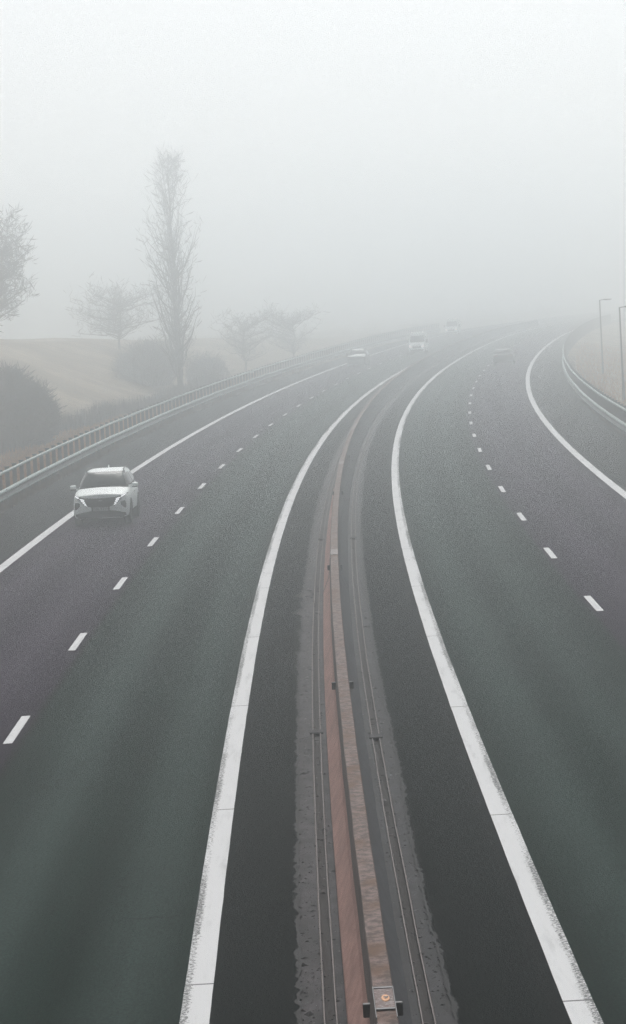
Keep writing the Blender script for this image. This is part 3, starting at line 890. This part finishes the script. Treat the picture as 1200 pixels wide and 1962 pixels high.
    # front
    if grille:
        gr = conform('grille', b1, [(-.52, .895), (-.2, .875), (.2, .875), (.52, .895), (.455, .74), (.40, .625), (.30, .60), (-.30, .60), (-.40, .625), (-.455, .74)], 'front', M_TRIM, r, .006)
        bm = bmesh.new()
        for i, z in enumerate((.84, .80, .76, .72, .68, .64)):
            hw = .43 - .02 * i
            for q in range(6):
                x = (-1 + 2 * (q + .5) / 6) * hw
                hit = b1.ray_cast(Vector((x, -6, z)), Vector((0, 1, 0)))
                if hit[0] is not None: add_box(bm, hit[0] + Vector((0, -.009, 0)), (hw * 2 / 6 * .86, .012, .012), Matrix.Rotation(.12 if (q + i) % 2 else -.12, 3, 'Y'))
        bm_obj('grille_slat', bm, simple('grille_slat_grey', (.035, .038, .04), .35, .5), gr)
        bm = bmesh.new()
        hit = b1.ray_cast(Vector((0, -6, .80)), Vector((0, 1, 0)))
        add_box(bm, hit[0] + Vector((0, -.014, 0)), (.13, .012, .012)); 
        for e in (-.028, .028): add_box(bm, hit[0] + Vector((e, -.014, 0)), (.014, .012, .05), Matrix.Rotation(.35, 3, 'Y'))
        bm_obj('badge', bm, M_CHROME, gr)
        for mir in (False, True):
            hl = conform('headlight', b1, [(.40, .66), (.46, .745), (.505, .895), (.72, .945), (.86, .985), (.865, .955), (.70, .855), (.55, .70), (.44, .61)], 'front', M_TRIM, r, .008, mirror=mir)
            if lights:
                for pl_ in ([(.525, .80), (.50, .845), (.63, .885), (.665, .86)], [(.655, .89), (.70, .925), (.83, .965), (.80, .935), (.72, .885)], [(.50, .745), (.485, .785), (.60, .825), (.625, .80)], [(.465, .69), (.455, .725), (.555, .76), (.575, .74)], [(.435, .64), (.43, .668), (.505, .70), (.525, .682)]):
                    conform('light_bar', b1, pl_, 'front', M_DRL, hl, .016, .012, mirror=mir)
        for mir in (False, True):
            conform('air_intake', b1, [(.66, .735), (.74, .765), (.80, .76), (.825, .66), (.815, .53), (.74, .57), (.67, .645)], 'front', M_TRIM, r, .006, mirror=mir)
    conform('lower_bumper', b1, [(-.80, .395), (-.55, .455), (-.3, .485), (.3, .485), (.55, .455), (.80, .395), (.80, .275), (-.80, .275)], 'front', M_TRIM, r, .012, .2)
    conform('skid_plate', b1, [(-.45, .345), (-.40, .365), (.40, .365), (.45, .345), (.42, .325), (-.42, .325)], 'front', simple('skid_plate_grey', (.03, .03, .032), .5), r, .022, .02)
    if plate:
        hit = b1.ray_cast(Vector((0, -6, .54)), Vector((0, 1, 0)))
        y = hit[0].y - .03
        bm = bmesh.new(); add_box(bm, (0, y, .54), (.58, .022, .145)); bevel_all(bm, .005, 1)
        fr = bm_obj('plate_holder', bm, M_TRIM, r)
        bm = bmesh.new(); add_box(bm, (0, y - .012, .54), (.50, .008, .112))
        pl_ = bm_obj('number_plate', bm, simple('plate_white', (.36, .39, .39), .5), r)
        cu = bpy.data.curves.new('plate_text', 'FONT')
        cu.body = plate; cu.size = .115; cu.align_x = 'CENTER'; cu.align_y = 'CENTER'; cu.extrude = .002; cu.space_character = 1.08
        to = bpy.data.objects.new('plate_text', cu); COL.objects.link(to)
        bpy.context.view_layer.update()
        me = bpy.data.meshes.new_from_object(to)
        bpy.data.objects.remove(to)
        me.transform(Matrix.Translation((0, y - .019, .54)) @ Matrix.Rotation(math.pi / 2, 4, 'X'))
        me.materials.clear(); me.materials.append(M_BLACK)
        new_obj('plate_text', me, pl_)
    # wipers, antenna
    if grille:
        V3, F3 = [], []
        def on(x, z):
            hh = b2.ray_cast(Vector((x, -6, z)), Vector((0, 1, 0)))
            return hh[0] + Vector((0, -.018, .004))
        tube(V3, F3, [on(-.55, 1.15), on(-.25, 1.165), on(.05, 1.16)], .011, 4)
        tube(V3, F3, [on(.12, 1.15), on(.40, 1.165), on(.66, 1.16)], .011, 4)
        mesh_obj('wiper', V3, F3, M_BLACK, r)
        V3, F3 = [], []
        tube(V3, F3, [Vector((0, 1.25, 1.62)), Vector((0, 1.42, 1.70)), Vector((0, 1.5, 1.70)), Vector((0, 1.5, 1.61))], [.03, .022, .012, .02], 6)
        mesh_obj('antenna', V3, F3, paint_m, r)
    # tail lamps (seen only on a car driving away)
    for mir in (False, True):
        conform('tail_lamp', b1, [(.45, .92), (.45, 1.0), (.80, 1.0), (.82, .86)], 'rear', simple('tail_lamp_red', (.10, .012, .012), .3), r, .008, mirror=mir)
    return r
GV = 'vehicles on the motorway'
suv('white car with lit slatted headlights nearest on the left carriageway', 91.3, -7.73, False, M_WHITE, GV, plate='M88 9TW', sz=1.03, name='white_car')
M_SILVER = simple('silver_car_paint', (.10, .11, .112), .45, .2)
M_DARKPAINT = simple('dark_car_paint', (.02, .021, .024), .25, .2)
suv('grey car approaching in the fog on the left outer lane', 257.5, -7.15, False, M_SILVER, GV, lights=False, plate=None, name='grey_car')
suv('dark car driving away in the fog on the right carriageway', 240., 6.85, True, M_DARKPAINT, GV, lights=False, sz=.86, grille=False, name='dark_car')
def van(label, s, d):
    r = thing('white_van', label, 'van', wv(s, d, .004), -heading(s), GV)
    keys = [(-2.72, .78, .30, .98), (-2.66, .88, .28, 1.06), (-2.45, .95, .28, 1.16), (-2.0, .99, .28, 1.26), (-1.75, 1.0, .28, 1.42), (-1.4, 1.0, .28, 1.86), (-1.05, 1.0, .28, 2.22), (-.8, 1.0, .28, 2.34), (-.3, 1.0, .28, 2.38), (1., 1.0, .28, 2.38), (2.5, 1.0, .3, 2.38), (2.66, .98, .32, 2.34), (2.7, .95, .36, 2.28)]
    K = catmull(keys, 60)
    V, F = loft([body_ring(*k) for k in K])
    mesh_obj('body', V, F, M_WHITE, r, None, True)
    b1 = BVHTree.FromPolygons([Vector(v) for v in V], F)
    conform('windscreen', b1, [(-.84, 1.36), (.84, 1.36), (.74, 2.08), (-.74, 2.08)], 'front', M_SIDEGLASS, r)
    conform('grille', b1, [(-.5, .66), (-.5, .9), (.5, .9), (.5, .66)], 'front', M_TRIM, r)
    conform('lower_bumper', b1, [(-.82, .30), (-.84, .56), (.84, .56), (.82, .30)], 'front', M_TRIM, r, .014)
    for mir in (False, True):
        conform('headlight', b1, [(.58, .80), (.60, .98), (.80, 1.04), (.86, .92), (.78, .80)], 'front', emit('van_headlamp', (.95, .98, 1), 1.3), r, .01, mirror=mir)
    for sd_, mir in (('right', 1), ('left', -1)):
        conform('side_window', b1, [(-1.45, 1.36), (-1.0, 2.0), (-.4, 2.0), (-.4, 1.36)], sd_, M_SIDEGLASS, r)
        bm = bmesh.new(); add_box(bm, (mir * 1.14, -1.55, 1.45), (.2, .12, .34)); bevel_all(bm, .03, 2)
        bm_obj('mirror', bm, M_TRIM, r, True)
        for wy in (-1.75, 1.6):
            conform('wheel_arch', b1, [(wy - .42, .29), (wy - .38, .55), (wy - .22, .72), (wy, .78), (wy + .22, .72), (wy + .38, .55), (wy + .42, .29)], sd_, M_TRIM, r, .007)
            wheel(r, mir * .895, wy, .34, .22)
    bm = bmesh.new(); add_box(bm, (0, -.45, 2.47), (1.35, .25, .12)); bevel_all(bm, .04, 2)
    lb = bm_obj('roof_light_bar', bm, M_WHITE, r, True)
    bm = bmesh.new()
    for x in (-.62, .62): add_box(bm, (x, -.585, 2.47), (.12, .02, .07))
    bm_obj('marker_lamp', bm, emit('van_marker_lamp', (1, .97, .9), 1.2), lb)
    r.scale = (.88, .88, .90)
    return r
van('white van with lit headlights and roof lights in the fog', 290., -3.95)
van('barely visible white van farthest back on the left carriageway', 372., -7.4)

# ------------------------------------------------------------------ fog
g = bpy.data.materials.new('fog')
g.use_nodes = True
t = g.node_tree
t.nodes.clear()
pv = t.nodes.new('ShaderNodeVolumePrincipled')
pv.inputs['Color'].default_value = (.95, .985, 1.0, 1)
pv.inputs['Density'].default_value = FOG_DENSITY
pv.inputs['Anisotropy'].default_value = FOG_ANISO
mo = t.nodes.new('ShaderNodeOutputMaterial')
t.links.new(pv.outputs[0], mo.inputs['Volume'])
bm = bmesh.new()
add_box(bm, (200, 750, 11.5), (1900, 1900, 29.))
hz = bm_obj('haze', bm, g)
hz['kind'] = 'stuff'
hz['label'] = 'dense pale fog over the motorway'
hz['category'] = 'fog'
